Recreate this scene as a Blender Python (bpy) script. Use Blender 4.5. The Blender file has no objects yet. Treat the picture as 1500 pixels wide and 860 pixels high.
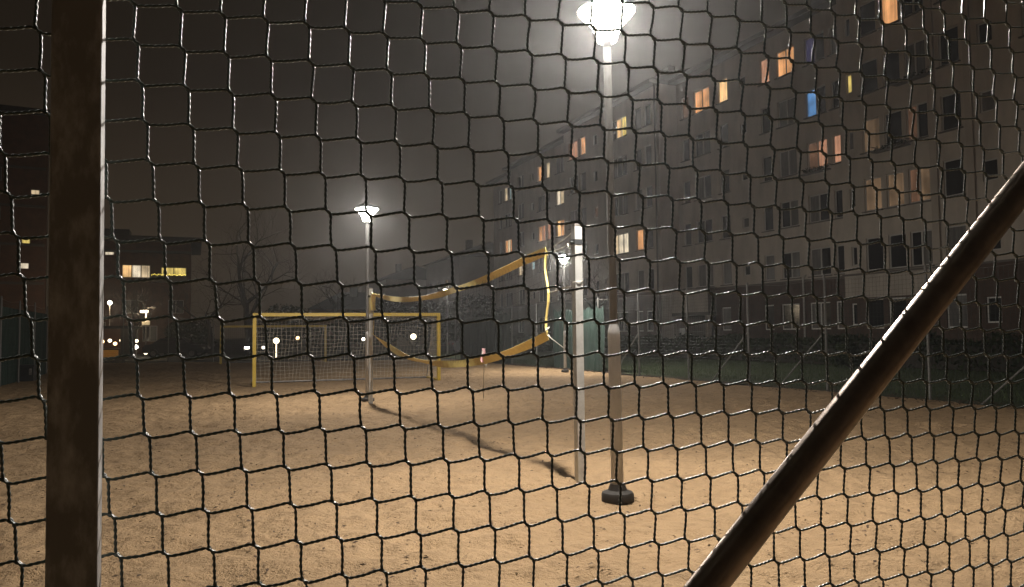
import bpy, math, random
import numpy as np
from mathutils import Vector, Matrix
random.seed(7); rng = np.random.default_rng(7)
R = math.radians
sc = bpy.context.scene
col = sc.collection

# ------------------------------------------------------------------ camera
cam_d = bpy.data.cameras.new('camera'); cam = bpy.data.objects.new('camera', cam_d); col.objects.link(cam)
cam_d.sensor_width = 36.0; cam_d.lens = 36.0 * 1127 / 1500
cam_d.clip_start = 0.02; cam_d.clip_end = 2000
cam.matrix_world = Matrix.Translation((0, 0, 1.5)) @ Matrix.Rotation(R(90 + 2.946), 4, 'X') @ Matrix.Rotation(R(-0.61), 4, 'Z')
sc.camera = cam

# ------------------------------------------------------------------ night sky
SKY_GLOW = (0.0108, 0.0075, 0.0046)
w = bpy.data.worlds.new('World'); sc.world = w; w.use_nodes = True
nt = w.node_tree; nt.nodes.clear()
o_ = nt.nodes.new('ShaderNodeOutputWorld'); add = nt.nodes.new('ShaderNodeAddShader')
b1 = nt.nodes.new('ShaderNodeBackground'); b2 = nt.nodes.new('ShaderNodeBackground')
sky = nt.nodes.new('ShaderNodeTexSky'); sky.sky_type = 'NISHITA'; sky.sun_disc = False
sky.sun_elevation = R(-4); sky.sun_rotation = R(200)
b1.inputs['Strength'].default_value = 0.002
b2.inputs['Strength'].default_value = 1.0   # low cloud lit by the town: brownish, stronger towards the horizon all round
wtc = nt.nodes.new('ShaderNodeTexCoord'); wsp = nt.nodes.new('ShaderNodeSeparateXYZ'); wrp = nt.nodes.new('ShaderNodeValToRGB')
nt.links.new(wtc.outputs['Generated'], wsp.inputs[0]); nt.links.new(wsp.outputs['Z'], wrp.inputs[0]); nt.links.new(wrp.outputs[0], b2.inputs['Color'])
wrp.color_ramp.elements[0].position = 0.0; wrp.color_ramp.elements[0].color = (*[c * 4.2 for c in SKY_GLOW], 1)
wrp.color_ramp.elements[1].position = 1.0; wrp.color_ramp.elements[1].color = (*[c * .7 for c in SKY_GLOW], 1)
for p_, k_ in ((.12, 3.0), (.30, 1.15), (.5, .85)):
    e_ = wrp.color_ramp.elements.new(p_); e_.color = (*[c * k_ for c in SKY_GLOW], 1)
nt.links.new(sky.outputs[0], b1.inputs['Color'])
nt.links.new(b1.outputs[0], add.inputs[0]); nt.links.new(b2.outputs[0], add.inputs[1]); nt.links.new(add.outputs[0], o_.inputs[0])
LAMP_W = 1260.0
LAMP_DOWN = 1400.0     # the reflector throws most light down on the sand
LAMP_COL = (1.0, 0.93, 0.84)
HAZE = 0.0020

vs = sc.view_settings
sc.display_settings.display_device = 'sRGB'
vs.view_transform = 'Standard'; vs.look = 'None'; vs.exposure = 0.0; vs.gamma = 1.0; vs.use_curve_mapping = False
cy = sc.cycles
cy.use_denoising = True
cy.max_bounces = 5; cy.diffuse_bounces = 3; cy.glossy_bounces = 3; cy.transmission_bounces = 3
cy.transparent_max_bounces = 16; cy.volume_bounces = 0
cy.sample_clamp_indirect = 3.0
cy.caustics_reflective = False; cy.caustics_refractive = False

# ------------------------------------------------------------------ materials
def mat(name, color, rough=0.7, metal=0.0, noise=None, bump=None, spec=0.5, stretch=(1, 1, 1), emit=None):
    """noise=(scale, second colour, contrast low, high); bump=(scale, strength, distance)"""
    m = bpy.data.materials.new(name); m.use_nodes = True
    t = m.node_tree; b = t.nodes['Principled BSDF']
    b.inputs['Base Color'].default_value = (*color, 1); b.inputs['Roughness'].default_value = rough
    b.inputs['Metallic'].default_value = metal; b.inputs['Specular IOR Level'].default_value = spec
    if noise or bump:
        tc = t.nodes.new('ShaderNodeTexCoord'); mp = t.nodes.new('ShaderNodeMapping')
        mp.inputs['Scale'].default_value = stretch
        t.links.new(tc.outputs['Object'], mp.inputs[0])
    if noise:
        n = t.nodes.new('ShaderNodeTexNoise'); n.inputs['Scale'].default_value = noise[0]; n.inputs['Detail'].default_value = 6
        n.inputs['Roughness'].default_value = 0.65
        r = t.nodes.new('ShaderNodeMapRange'); r.inputs['From Min'].default_value = noise[2]; r.inputs['From Max'].default_value = noise[3]
        x = t.nodes.new('ShaderNodeMix'); x.data_type = 'RGBA'
        x.inputs[6].default_value = (*color, 1); x.inputs[7].default_value = (*noise[1], 1)
        t.links.new(mp.outputs[0], n.inputs['Vector']); t.links.new(n.outputs[0], r.inputs[0]); t.links.new(r.outputs[0], x.inputs[0])
        t.links.new(x.outputs[2], b.inputs['Base Color'])
    if bump:
        n = t.nodes.new('ShaderNodeTexNoise'); n.inputs['Scale'].default_value = bump[0]; n.inputs['Detail'].default_value = 8
        bp = t.nodes.new('ShaderNodeBump'); bp.inputs['Strength'].default_value = bump[1]; bp.inputs['Distance'].default_value = bump[2]
        t.links.new(mp.outputs[0], n.inputs['Vector']); t.links.new(n.outputs[0], bp.inputs['Height']); t.links.new(bp.outputs[0], b.inputs['Normal'])
    if emit:
        b.inputs['Emission Color'].default_value = (*emit[0], 1); b.inputs['Emission Strength'].default_value = emit[1]
    return m

def glow(name, color, strength, clear=0.0):
    """glass or curtain lit from inside; clear = share of light let straight through"""
    m = bpy.data.materials.new(name); m.use_nodes = True; t = m.node_tree; t.nodes.clear()
    o = t.nodes.new('ShaderNodeOutputMaterial'); e = t.nodes.new('ShaderNodeEmission')
    e.inputs[0].default_value = (*color, 1); e.inputs[1].default_value = strength
    if clear:
        tr = t.nodes.new('ShaderNodeBsdfTransparent'); mx = t.nodes.new('ShaderNodeMixShader'); mx.inputs[0].default_value = 1 - clear
        t.links.new(tr.outputs[0], mx.inputs[1]); t.links.new(e.outputs[0], mx.inputs[2]); t.links.new(mx.outputs[0], o.inputs[0])
    else:
        t.links.new(e.outputs[0], o.inputs[0])
    return m

def lit_pane(name, color, strength, folds=7.0):
    """a lit window: curtain folds and uneven room light behind the glass"""
    m = bpy.data.materials.new(name); m.use_nodes = True; t = m.node_tree; b = t.nodes['Principled BSDF']
    b.inputs['Base Color'].default_value = (0.05, 0.045, 0.04, 1); b.inputs['Roughness'].default_value = 0.12
    tc = t.nodes.new('ShaderNodeTexCoord'); mp = t.nodes.new('ShaderNodeMapping'); mp.inputs['Scale'].default_value = (folds, folds, 0.25)
    n = t.nodes.new('ShaderNodeTexNoise'); n.inputs['Scale'].default_value = 1.0; n.inputs['Detail'].default_value = 3
    n2 = t.nodes.new('ShaderNodeTexNoise'); n2.inputs['Scale'].default_value = 1.1; n2.inputs['Detail'].default_value = 2
    r = t.nodes.new('ShaderNodeMapRange'); r.inputs[1].default_value = .3; r.inputs[2].default_value = .7; r.inputs[3].default_value = .55; r.inputs[4].default_value = 1.2
    r2 = t.nodes.new('ShaderNodeMapRange'); r2.inputs[1].default_value = .3; r2.inputs[2].default_value = .7; r2.inputs[3].default_value = .5; r2.inputs[4].default_value = 1.25
    mu = t.nodes.new('ShaderNodeMath'); mu.operation = 'MULTIPLY'; mu2 = t.nodes.new('ShaderNodeMath'); mu2.operation = 'MULTIPLY'; mu2.inputs[1].default_value = strength
    t.links.new(tc.outputs['Object'], mp.inputs[0]); t.links.new(mp.outputs[0], n.inputs['Vector']); t.links.new(tc.outputs['Object'], n2.inputs['Vector'])
    t.links.new(n.outputs[0], r.inputs[0]); t.links.new(n2.outputs[0], r2.inputs[0])
    t.links.new(r.outputs[0], mu.inputs[0]); t.links.new(r2.outputs[0], mu.inputs[1]); t.links.new(mu.outputs[0], mu2.inputs[0])
    b.inputs['Emission Color'].default_value = (*color, 1); t.links.new(mu2.outputs[0], b.inputs['Emission Strength'])
    return m

def sand_material():
    m = bpy.data.materials.new('sand'); m.use_nodes = True; t = m.node_tree; b = t.nodes['Principled BSDF']
    N = t.nodes.new; L = t.links.new
    tc = N('ShaderNodeTexCoord')
    big = N('ShaderNodeTexNoise'); big.inputs['Scale'].default_value = 0.55; big.inputs['Detail'].default_value = 5
    mid = N('ShaderNodeTexNoise'); mid.inputs['Scale'].default_value = 6.5; mid.inputs['Detail'].default_value = 6; mid.inputs['Roughness'].default_value = .7
    fine = N('ShaderNodeTexNoise'); fine.inputs['Scale'].default_value = 140; fine.inputs['Detail'].default_value = 3
    vor = N('ShaderNodeTexVoronoi'); vor.inputs['Scale'].default_value = 26
    for n in (big, mid, fine, vor): L(tc.outputs['Object'], n.inputs['Vector'])
    def ramp(src, lo, hi, a, c):
        r = N('ShaderNodeMapRange'); r.inputs[1].default_value = lo; r.inputs[2].default_value = hi; r.inputs[3].default_value = a; r.inputs[4].default_value = c
        L(src, r.inputs[0]); return r.outputs[0]
    c1 = N('ShaderNodeMix'); c1.data_type = 'RGBA'
    c1.inputs[6].default_value = (0.400, 0.268, 0.146, 1); c1.inputs[7].default_value = (0.325, 0.215, 0.115, 1)
    L(ramp(big.outputs[0], .35, .7, 0, 1), c1.inputs[0])
    c2 = N('ShaderNodeMix'); c2.data_type = 'RGBA'; c2.inputs[7].default_value = (0.225, 0.148, 0.080, 1)
    L(c1.outputs[2], c2.inputs[6]); L(ramp(mid.outputs[0], .46, .74, 0, .85), c2.inputs[0])
    c3 = N('ShaderNodeMix'); c3.data_type = 'RGBA'; c3.inputs[7].default_value = (0.44, 0.33, 0.22, 1)
    L(c2.outputs[2], c3.inputs[6]); L(ramp(fine.outputs[0], .52, .8, 0, .8), c3.inputs[0])
    L(c3.outputs[2], b.inputs['Base Color'])
    b.inputs['Roughness'].default_value = 0.92; b.inputs['Specular IOR Level'].default_value = 0.2
    a1 = N('ShaderNodeMath'); a1.operation = 'MULTIPLY'; a1.inputs[1].default_value = 1.0; L(mid.outputs[0], a1.inputs[0])
    a2 = N('ShaderNodeMath'); a2.operation = 'MULTIPLY_ADD'; a2.inputs[1].default_value = .05; L(fine.outputs[0], a2.inputs[0]); L(a1.outputs[0], a2.inputs[2])
    bp = N('ShaderNodeBump'); bp.inputs['Strength'].default_value = .9; bp.inputs['Distance'].default_value = .09
    L(a2.outputs[0], bp.inputs['Height']); L(bp.outputs[0], b.inputs['Normal'])
    return m

M = {}
M['sand'] = sand_material()
M['earth'] = mat('earth', (0.05, 0.045, 0.035), .95, noise=(.4, (.03, .035, .02), .4, .65), bump=(6, .5, .03))
M['asphalt'] = mat('asphalt', (0.05, 0.05, 0.05), .85, noise=(3, (.035, .035, .034), .4, .7), bump=(60, .3, .01))
M['lawn'] = mat('lawn', (0.035, 0.055, 0.018), .95, noise=(1.2, (.055, .06, .025), .4, .7), bump=(30, .8, .04))
M['grass'] = mat('grass_blade', (0.045, 0.075, 0.022), .8, noise=(2, (.08, .085, .035), .45, .7))
M['zinc'] = mat('galvanised_steel', (0.30, 0.28, 0.26), .5, .55, noise=(9, (.17, .155, .14), .42, .62), bump=(40, .15, .004))
M['old_zinc'] = mat('weathered_zinc', (0.36, 0.35, 0.345), .6, .0, noise=(42, (.88, .88, .88), .47, .74), bump=(55, .2, .003), stretch=(1, 1, .38))
M['pipe'] = mat('dull_steel_pipe', (0.58, 0.48, 0.40), .33, .85, noise=(14, (.36, .29, .24), .4, .65), bump=(60, .15, .003), stretch=(1, 1, 1))
M['alu'] = mat('aluminium_post', (0.55, 0.55, 0.53), .45, .5, noise=(8, (.42, .42, .40), .4, .7))
M['pole'] = mat('lamp_pole_steel', (0.27, 0.265, 0.255), .5, .1, noise=(5, (.21, .205, .195), .4, .65), stretch=(1, 1, .3))
M['sleeve'] = mat('galvanised_sleeve', (0.62, 0.61, 0.60), .5, .2, noise=(6, (.46, .45, .44), .4, .65), stretch=(1, 1, .3))
M['dull_post'] = mat('dull_fence_post', (0.17, 0.165, 0.155), .6, .2)
M['iron'] = mat('dark_cast_iron', (0.04, 0.035, 0.03), .7, .2, bump=(50, .3, .004))
M['cap'] = mat('lamp_cap', (0.12, 0.12, 0.12), .5, .3)
M['lamp_glass'] = glow('lamp_glass', (1.0, .95, .84), 60.0, .85)
M['globe'] = glow('globe_glass', (1.0, .82, .55), 5.0)
M['star'] = glow('bright_bulb', (1.0, .90, .74), 14.0)
M['mantle'] = glow('lamp_mantle', (1.0, .92, .78), 14.0, .85)
M['warm_bulb'] = glow('warm_bulb', (1.0, .62, .28), 6.0)
M['cord'] = mat('green_cord', (0.014, 0.042, 0.032), .36, 0, noise=(300, (.028, .065, .05), .4, .7), spec=1.0)
_b = M['cord'].node_tree.nodes['Principled BSDF']
_b.inputs['Coat Weight'].default_value = .6; _b.inputs['Coat Roughness'].default_value = .42; _b.inputs['Coat IOR'].default_value = 1.7
_b.inputs['Sheen Weight'].default_value = .4; _b.inputs['Sheen Roughness'].default_value = .28; _b.inputs['Sheen Tint'].default_value = (.9, 1.0, .95, 1)
M['cord_far'] = mat('green_cord_far', (0.012, 0.03, 0.022), .6)
M['yellow'] = mat('yellow_tape', (0.84, 0.67, 0.22), .65, noise=(12, (.70, .54, .17), .45, .75), bump=(80, .15, .003))
M['yellow_paint'] = mat('yellow_paint', (0.55, 0.38, 0.04), .5, noise=(4, (.40, .27, .035), .5, .75))
M['rope'] = mat('white_rope', (0.62, 0.60, 0.54), .8)
M['pink'] = mat('pink_ribbon', (0.75, 0.42, 0.45), .6)
M['net_white'] = mat('goal_net_cord', (0.62, 0.56, 0.46), .8)
M['net_dark'] = mat('volley_net_cord', (0.02, 0.02, 0.02), .8)
M['plaster'] = mat('beige_render', (0.45, 0.395, 0.335), .9, noise=(1.1, (.31, .27, .228), .38, .72), bump=(25, .2, .01), stretch=(1, 1, .35))
M['plaster2'] = mat('grey_render', (0.38, 0.33, 0.28), .9, noise=(.35, (.32, .275, .23), .4, .65), bump=(25, .2, .01))
M['brick'] = mat('dark_brick', (0.085, 0.052, 0.038), .9, noise=(2.5, (.06, .038, .028), .4, .65), bump=(18, .4, .01))
M['brick2'] = mat('brown_brick', (0.15, 0.075, 0.045), .9, noise=(1.5, (.10, .05, .032), .4, .65))
M['roof'] = mat('roof_sheet', (0.045, 0.043, 0.045), .8, noise=(1, (.03, .03, .03), .4, .6))
M['soffit'] = mat('soffit', (0.10, 0.09, 0.08), .8)
M['frame'] = mat('window_frame', (0.42, 0.40, 0.37), .6)
M['frame_white'] = mat('white_window_frame', (0.72, 0.70, 0.66), .6)
M['sill'] = mat('sill_metal', (0.10, 0.085, 0.07), .6)
M['pane'] = mat('dark_pane', (0.012, 0.012, 0.013), .10, spec=.6)
M['pane_curtain'] = mat('curtained_pane', (0.13, 0.12, 0.11), .35, noise=(3, (.07, .065, .06), .4, .6), stretch=(3, 3, .3))
M['dark'] = mat('recess_shade', (0.02, 0.018, 0.016), .9)  # near-black colour that paints the shade inside the undercroft
M['screen'] = mat('green_screen', (0.013, 0.036, 0.028), .8, noise=(2, (.008, .024, .019), .4, .65))
M['bark'] = mat('bark', (0.035, 0.028, 0.022), .95, bump=(14, .6, .02))
M['leaf_dark'] = mat('hedge_leaf', (0.020, 0.028, 0.012), .9, spec=.05, noise=(1.5, (.05, .06, .025), .4, .7))
M['dead_leaf'] = mat('dead_leaf', (0.085, 0.048, 0.024), .9, noise=(40, (.04, .025, .014), .4, .7))
M['plastic'] = mat('black_plastic', (0.02, 0.022, 0.024), .5)
M['car_paint'] = mat('grey_car_paint', (0.10, 0.105, 0.11), .3, .4)
M['car_dark'] = mat('dark_car_paint', (0.03, 0.03, 0.04), .3, .4)
M['rubber'] = mat('rubber', (0.015, 0.015, 0.015), .9)
M['orange'] = mat('glowing_orange_panel', (0.55, 0.22, 0.03), .6, emit=((1, .42, .06), .10))  # panel is no lamp; a faint glow is put into its colour
M['white_sign'] = mat('white_sign', (0.7, 0.7, 0.68), .6)
M['red'] = glow('red_light', (1.0, .12, .05), 2.0)
LIT = {
 'orange': lit_pane('lit_orange', (1.0, .46, .18), .75), 'peach': lit_pane('lit_peach', (1.0, .48, .28), .50),
 'cream': lit_pane('lit_cream', (1.0, .76, .46), .75), 'bright': lit_pane('lit_bright', (1.0, .60, .25), 1.15),
 'blue': lit_pane('lit_blue', (.20, .50, 1.0), .62, 2.0), 'beige': lit_pane('lit_beige', (1.0, .62, .34), .16, 5.0),
 'dim': lit_pane('lit_dim', (1.0, .50, .28), .11, 5.0), 'yellow': lit_pane('lit_yellow', (1.0, .74, .20), .9),
 'white': lit_pane('lit_white', (1.0, .84, .60), .95), 'cyan': lit_pane('lit_cyan', (.70, 1.0, 1.0), .5), 'violet': lit_pane('lit_violet', (.18, .16, .50), .10),
}

# ------------------------------------------------------------------ mesh helpers
class MB:
    def __init__(s): s.v = []; s.f = []
    def quad(s, *p):
        n = len(s.v); s.v += [tuple(q) for q in p]; s.f.append(tuple(range(n, n + len(p)))); return s
    def box(s, c, d, m=None):
        n = len(s.v); x, y, z = (k / 2 for k in d)
        for a in (-x, x):
            for b in (-y, y):
                for e in (-z, z):
                    p = Vector((a, b, e))
                    if m is not None: p = m @ p
                    s.v.append((p.x + c[0], p.y + c[1], p.z + c[2]))
        for q in ((0, 1, 3, 2), (4, 6, 7, 5), (0, 4, 5, 1), (2, 3, 7, 6), (0, 2, 6, 4), (1, 5, 7, 3)): s.f.append(tuple(n + k for k in q))
        return s
    def span(s, a, b):
        return s.box([(a[k] + b[k]) / 2 for k in range(3)], [abs(b[k] - a[k]) for k in range(3)])
    def tube(s, pts, r, n=8, cap=True):
        pts = [Vector(p) for p in pts]; k = len(pts); rr = r if isinstance(r, (list, tuple)) else [r] * k
        base = len(s.v); up = None
        for i, p in enumerate(pts):
            t = (pts[min(i + 1, k - 1)] - pts[max(i - 1, 0)]).normalized()
            if up is None:
                up = Vector((0, 0, 1)) if abs(t.z) < .9 else Vector((1, 0, 0))
            a = up - t * up.dot(t)
            if a.length < 1e-6: a = t.orthogonal()
            a.normalize(); up = a; b = t.cross(a)
            for j in range(n):
                q = 2 * math.pi * j / n
                v = p + (a * math.cos(q) + b * math.sin(q)) * rr[i]; s.v.append((v.x, v.y, v.z))
        for i in range(k - 1):
            for j in range(n):
                s.f.append((base + i * n + j, base + i * n + (j + 1) % n, base + (i + 1) * n + (j + 1) % n, base + (i + 1) * n + j))
        if cap:
            s.f.append(tuple(base + j for j in range(n))[::-1]); s.f.append(tuple(base + (k - 1) * n + j for j in range(n)))
        return s
    def lathe(s, prof, n=24, c=(0, 0, 0), cap=True):
        base = len(s.v); k = len(prof)
        for r, z in prof:
            for j in range(n):
                q = 2 * math.pi * j / n; s.v.append((c[0] + r * math.cos(q), c[1] + r * math.sin(q), c[2] + z))
        for i in range(k - 1):
            for j in range(n):
                s.f.append((base + i * n + j, base + i * n + (j + 1) % n, base + (i + 1) * n + (j + 1) % n, base + (i + 1) * n + j))
        if cap and prof[0][0] > 1e-5: s.f.append(tuple(base + j for j in range(n))[::-1])
        if cap and prof[-1][0] > 1e-5: s.f.append(tuple(base + (k - 1) * n + j for j in range(n)))
        return s
    def build(s, name, m, parent=None, smooth=None, loc=None, rotz=None):
        me = bpy.data.meshes.new(name); me.from_pydata(s.v, [], s.f); me.update()
        if smooth is not None:
            me.polygons.foreach_set('use_smooth', [True] * len(me.polygons))
            me.set_sharp_from_angle(angle=R(smooth))
        me.materials.append(m)
        return link(name, me, parent, loc, rotz)
def link(name, me, parent=None, loc=None, rotz=None):
    o = bpy.data.objects.new(name, me); col.objects.link(o)
    if parent is not None: o.parent = parent
    if loc is not None: o.location = loc
    if rotz is not None: o.rotation_euler = (0, 0, rotz)
    return o
def tag(o, label=None, cat=None, group=None, kind=None):
    for k, v in (('label', label), ('category', cat), ('group', group), ('kind', kind)):
        if v: o[k] = v
    return o
def thing(name, label, cat, loc=(0, 0, 0), rotz=0, group=None):
    return tag(link(name, None, None, loc, rotz), label, cat, group)
def copy_tree(o, parent=None):
    c = o.copy(); col.objects.link(c); c.parent = parent
    for ch in o.children: copy_tree(ch, c)
    return c
def np_mesh(name, V, F, m, parent=None, smooth=True, kind=None):
    me = bpy.data.meshes.new(name); V = np.asarray(V, np.float32); F = np.asarray(F, np.int32)
    k = F.shape[1]
    me.vertices.add(len(V)); me.vertices.foreach_set('co', V.ravel())
    me.loops.add(F.size); me.loops.foreach_set('vertex_index', F.ravel())
    me.polygons.add(len(F)); me.polygons.foreach_set('loop_start', np.arange(0, F.size, k, dtype=np.int32))
    me.polygons.foreach_set('loop_total', np.full(len(F), k, np.int32))
    if smooth: me.polygons.foreach_set('use_smooth', np.ones(len(F), bool))
    me.update(calc_edges=True); me.validate(); me.materials.append(m)
    o = link(name, me, parent)
    if kind: o['kind'] = kind
    return o
def vnoise(x, y, seed=0):
    """smooth value noise"""
    xi = np.floor(x).astype(int); yi = np.floor(y).astype(int); fx = x - xi; fy = y - yi
    fx = fx * fx * (3 - 2 * fx); fy = fy * fy * (3 - 2 * fy)
    def h(a, b):
        n = (a * 374761393 + b * 668265263 + seed * 1442695041) & 0x7fffffff
        n = ((n ^ (n >> 13)) * 1274126177) & 0x7fffffff
        return (n & 0xffff) / 65535.0
    return (h(xi, yi) * (1 - fx) + h(xi + 1, yi) * fx) * (1 - fy) + (h(xi, yi + 1) * (1 - fx) + h(xi + 1, yi + 1) * fx) * fy

# ------------------------------------------------------------------ ground
U = Vector((-0.39, 0.92, 0)).normalized()          # long axis of pitch, fence and block
ANG = math.atan2(U.y, U.x)                          # local X along U, local Y towards the pitch
ground = MB().quad((-260, -25, -.08), (240, -25, -.08), (240, 520, -.08), (-260, 520, -.08)).build('ground', M['earth']); ground['kind'] = 'structure'
# sand pitch: a real uneven sheet, trodden near the camera
nu, nv = 520, 720
A, B, Cc, D = (np.array(p) for p in ((22.3, -15.0), (-3.55, 46.0), (-26.4, 46.0), (-.5, -15.0)))
u = np.linspace(0, 1, nu); v = np.linspace(0, 1, nv) ** 1.25
uu, vv = np.meshgrid(u, v, indexing='ij')
P = ((D * (1 - uu[..., None]) + A * uu[..., None]) * (1 - vv[..., None]) + (Cc * (1 - uu[..., None]) + B * uu[..., None]) * vv[..., None])
edge = np.clip(np.minimum(np.minimum(uu, 1 - uu) * 20, (1 - vv) * 45) / 1.0, 0, 1)
wob = (vnoise(P[..., 1] * .9, P[..., 0] * .9, 3) - .5) * .9
P[..., 0] += np.where(uu > .5, 1, -1) * wob * np.clip((np.abs(uu - .5) - .42) * 12, 0, 1)
X, Y = P[..., 0], P[..., 1]
h = (vnoise(X * .7, Y * .7, 1) - .5) * .05 + (vnoise(X * 2.3, Y * 2.3, 2) - .5) * .04 + (vnoise(X * 4.7, Y * 4.7, 5) - .5) * .045 + (vnoise(X * 9.3, Y * 9.3, 6) - .5) * .026
near = Y < 19
hn = h[near]; xn = X[near]; yn = Y[near]
for k in range(620):                                   # footprints: an oval hollow with a pushed-up rim
    fx, fy = rng.uniform(-8, 10), 3.5 + 15.5 * rng.uniform() ** 1.4; a = rng.uniform(0, 6.28)
    m_ = np.nonzero((np.abs(xn - fx) < .32) & (np.abs(yn - fy) < .32))[0]
    if not len(m_): continue
    dx, dy = xn[m_] - fx, yn[m_] - fy; p_ = (dx * math.cos(a) + dy * math.sin(a)) / .15; q_ = (-dx * math.sin(a) + dy * math.cos(a)) / .075
    r2 = p_ * p_ + q_ * q_; hn[m_] += rng.uniform(.012, .03) * (-np.exp(-r2) + .55 * np.exp(-(np.sqrt(r2) - 1.5) ** 2 * 3))
h[near] = hn
h = h * edge - (1 - edge) * .035
V = np.stack([X, Y, h], -1).reshape(-1, 3)
idx = np.arange(nu * nv).reshape(nu, nv)
F = np.stack([idx[:-1, :-1], idx[1:, :-1], idx[1:, 1:], idx[:-1, 1:]], -1).reshape(-1, 4)
tag(np_mesh('sand', V, F, M['sand']), kind='structure')
MB().quad((-3.0, 46, -.03), (21.6, -15, -.03), (56, -15, -.03), (24, 60, -.03), (-3, 75, -.03), (-9, 60, -.03)).build('lawn', M['lawn'])['kind'] = 'structure'
MB().quad((-70, 49, -.04), (-7, 49, -.04), (-10, 62, -.04), (-70, 64, -.04)).build('road', M['asphalt'])['kind'] = 'structure'

# ------------------------------------------------------------------ apartment block on the right
BP = Vector((14.2, 40.0, 0))
ROW = lambda k: 2.2 + 2.72 * k
def facade(parent, x0, x1, z0, z1, y, rects, m, name='wall', depth=.14):
    """wall facing local +Y with real openings and reveals"""
    mb = MB()
    xs = sorted({x0, x1} | {r[0] for r in rects} | {r[1] for r in rects}); zs = sorted({z0, z1} | {r[2] for r in rects} | {r[3] for r in rects})
    for a, b in zip(xs, xs[1:]):
        for c, d in zip(zs, zs[1:]):
            mx, mz = (a + b) / 2, (c + d) / 2
            if any(r[0] < mx < r[1] and r[2] < mz < r[3] for r in rects): continue
            mb.quad((b, y, c), (a, y, c), (a, y, d), (b, y, d))
    for a, b, c, d in rects:
        mb.quad((a, y, c), (b, y, c), (b, y - depth, c), (a, y - depth, c)); mb.quad((a, y, d), (a, y - depth, d), (b, y - depth, d), (b, y, d))
        mb.quad((a, y, c), (a, y - depth, c), (a, y - depth, d), (a, y, d)); mb.quad((b, y, c), (b, y, d), (b, y - depth, d), (b, y - depth, c))
    return mb.build(name, m, parent)
def window(parent, x, z, wd, ht, y, panes, kinds, frame='frame', sill=True):
    """window part: frame with mullions; panes and sill are its sub-parts.  kinds: one lit-key or None per pane"""
    rec = .10; t = .055
    f = MB(); x0, x1, z0, z1 = x - wd / 2, x + wd / 2, z - ht / 2, z + ht / 2
    f.span((x0, y - rec - .03, z0), (x0 + t, y - rec + .03, z1)); f.span((x1 - t, y - rec - .03, z0), (x1, y - rec + .03, z1))
    f.span((x0 + t, y - rec - .03, z0), (x1 - t, y - rec + .03, z0 + t)); f.span((x0 + t, y - rec - .03, z1 - t), (x1 - t, y - rec + .03, z1))
    pw = (wd - 2 * t) / panes
    for k in range(1, panes):
        f.span((x0 + t + k * pw - .04, y - rec - .029, z0 + t), (x0 + t + k * pw + .04, y - rec + .029, z1 - t))
    wo = f.build('window', M[frame], parent)
    for k in range(panes):
        a = x0 + t + k * pw + (.04 if k else 0); b = x0 + t + (k + 1) * pw - (.04 if k < panes - 1 else 0)
        kd = kinds[k] if isinstance(kinds, (list, tuple)) else kinds
        if kd is None: pm = M['pane'] if random.random() < .6 else M['pane_curtain']
        else: pm = LIT[kd]
        MB().box(((a + b) / 2, y - rec - .005, (z0 + z1) / 2), (b - a - .002, .012, z1 - z0 - 2 * t - .002)).build('pane', pm, wo)
    if sill:
        MB().box((x, y + .03, z0 - .035), (wd + .16, .16, .05)).build('sill', M['sill'], wo)
    return (x0, x1, z0, z1)

blk = thing('apartment_block', 'long six storey beige apartment block with brick base and a few lit windows', 'apartment block', BP, ANG)
EAVE = 17.5
# section: x0, x1, y offset, list of columns (x, width, height, panes)
SEC = [
 (-19.0, -4.0, 0.0, [(-4.6, .32, .9, 1), (-5.75, .95, 1.5, 1), (-6.95, .9, 1.5, 1), (-8.15, 1.05, 1.5, 2), (-9.75, .9, 1.5, 1), (-11.3, .62, .85, 1), (-13.5, 1.5, 1.4, 2), (-16.5, 1.5, 1.4, 2)]),
 (-4.0, 10.0, -.6, [(-3.3, .75, 1.4, 1), (-1.9, 1.35, 1.4, 2), (.15, 1.3, 1.4, 2), (1.75, .75, 1.4, 1), (3.6, .55, .6, 1), (5.35, .85, 1.4, 1), (7.4, 1.55, 1.4, 2), (9.1, .75, 1.4, 1)]),
 (10.0, 23.5, .8, [(11.3, .8, 1.4, 1), (12.5, .85, 1.4, 1), (15.0, 2.1, 1.4, 3), (18.4, .6, .8, 1), (20.3, .85, 1.4, 1), (21.9, 1.5, 1.4, 2)]),
 (23.5, 37.5, -.5, [(24.6, .7, 1.4, 1), (26.6, 2.0, 1.4, 3), (29.2, .8, 1.4, 1), (30.6, 1.5, 1.4, 2), (32.5, .55, .7, 1), (35.2, 1.4, 1.4, 2)]),
 (37.5, 45.0, -1.6, [(38.6, .7, 1.4, 1), (40.9, 2.0, 1.4, 3), (43.0, .7, 1.4, 1)]),
]
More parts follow.
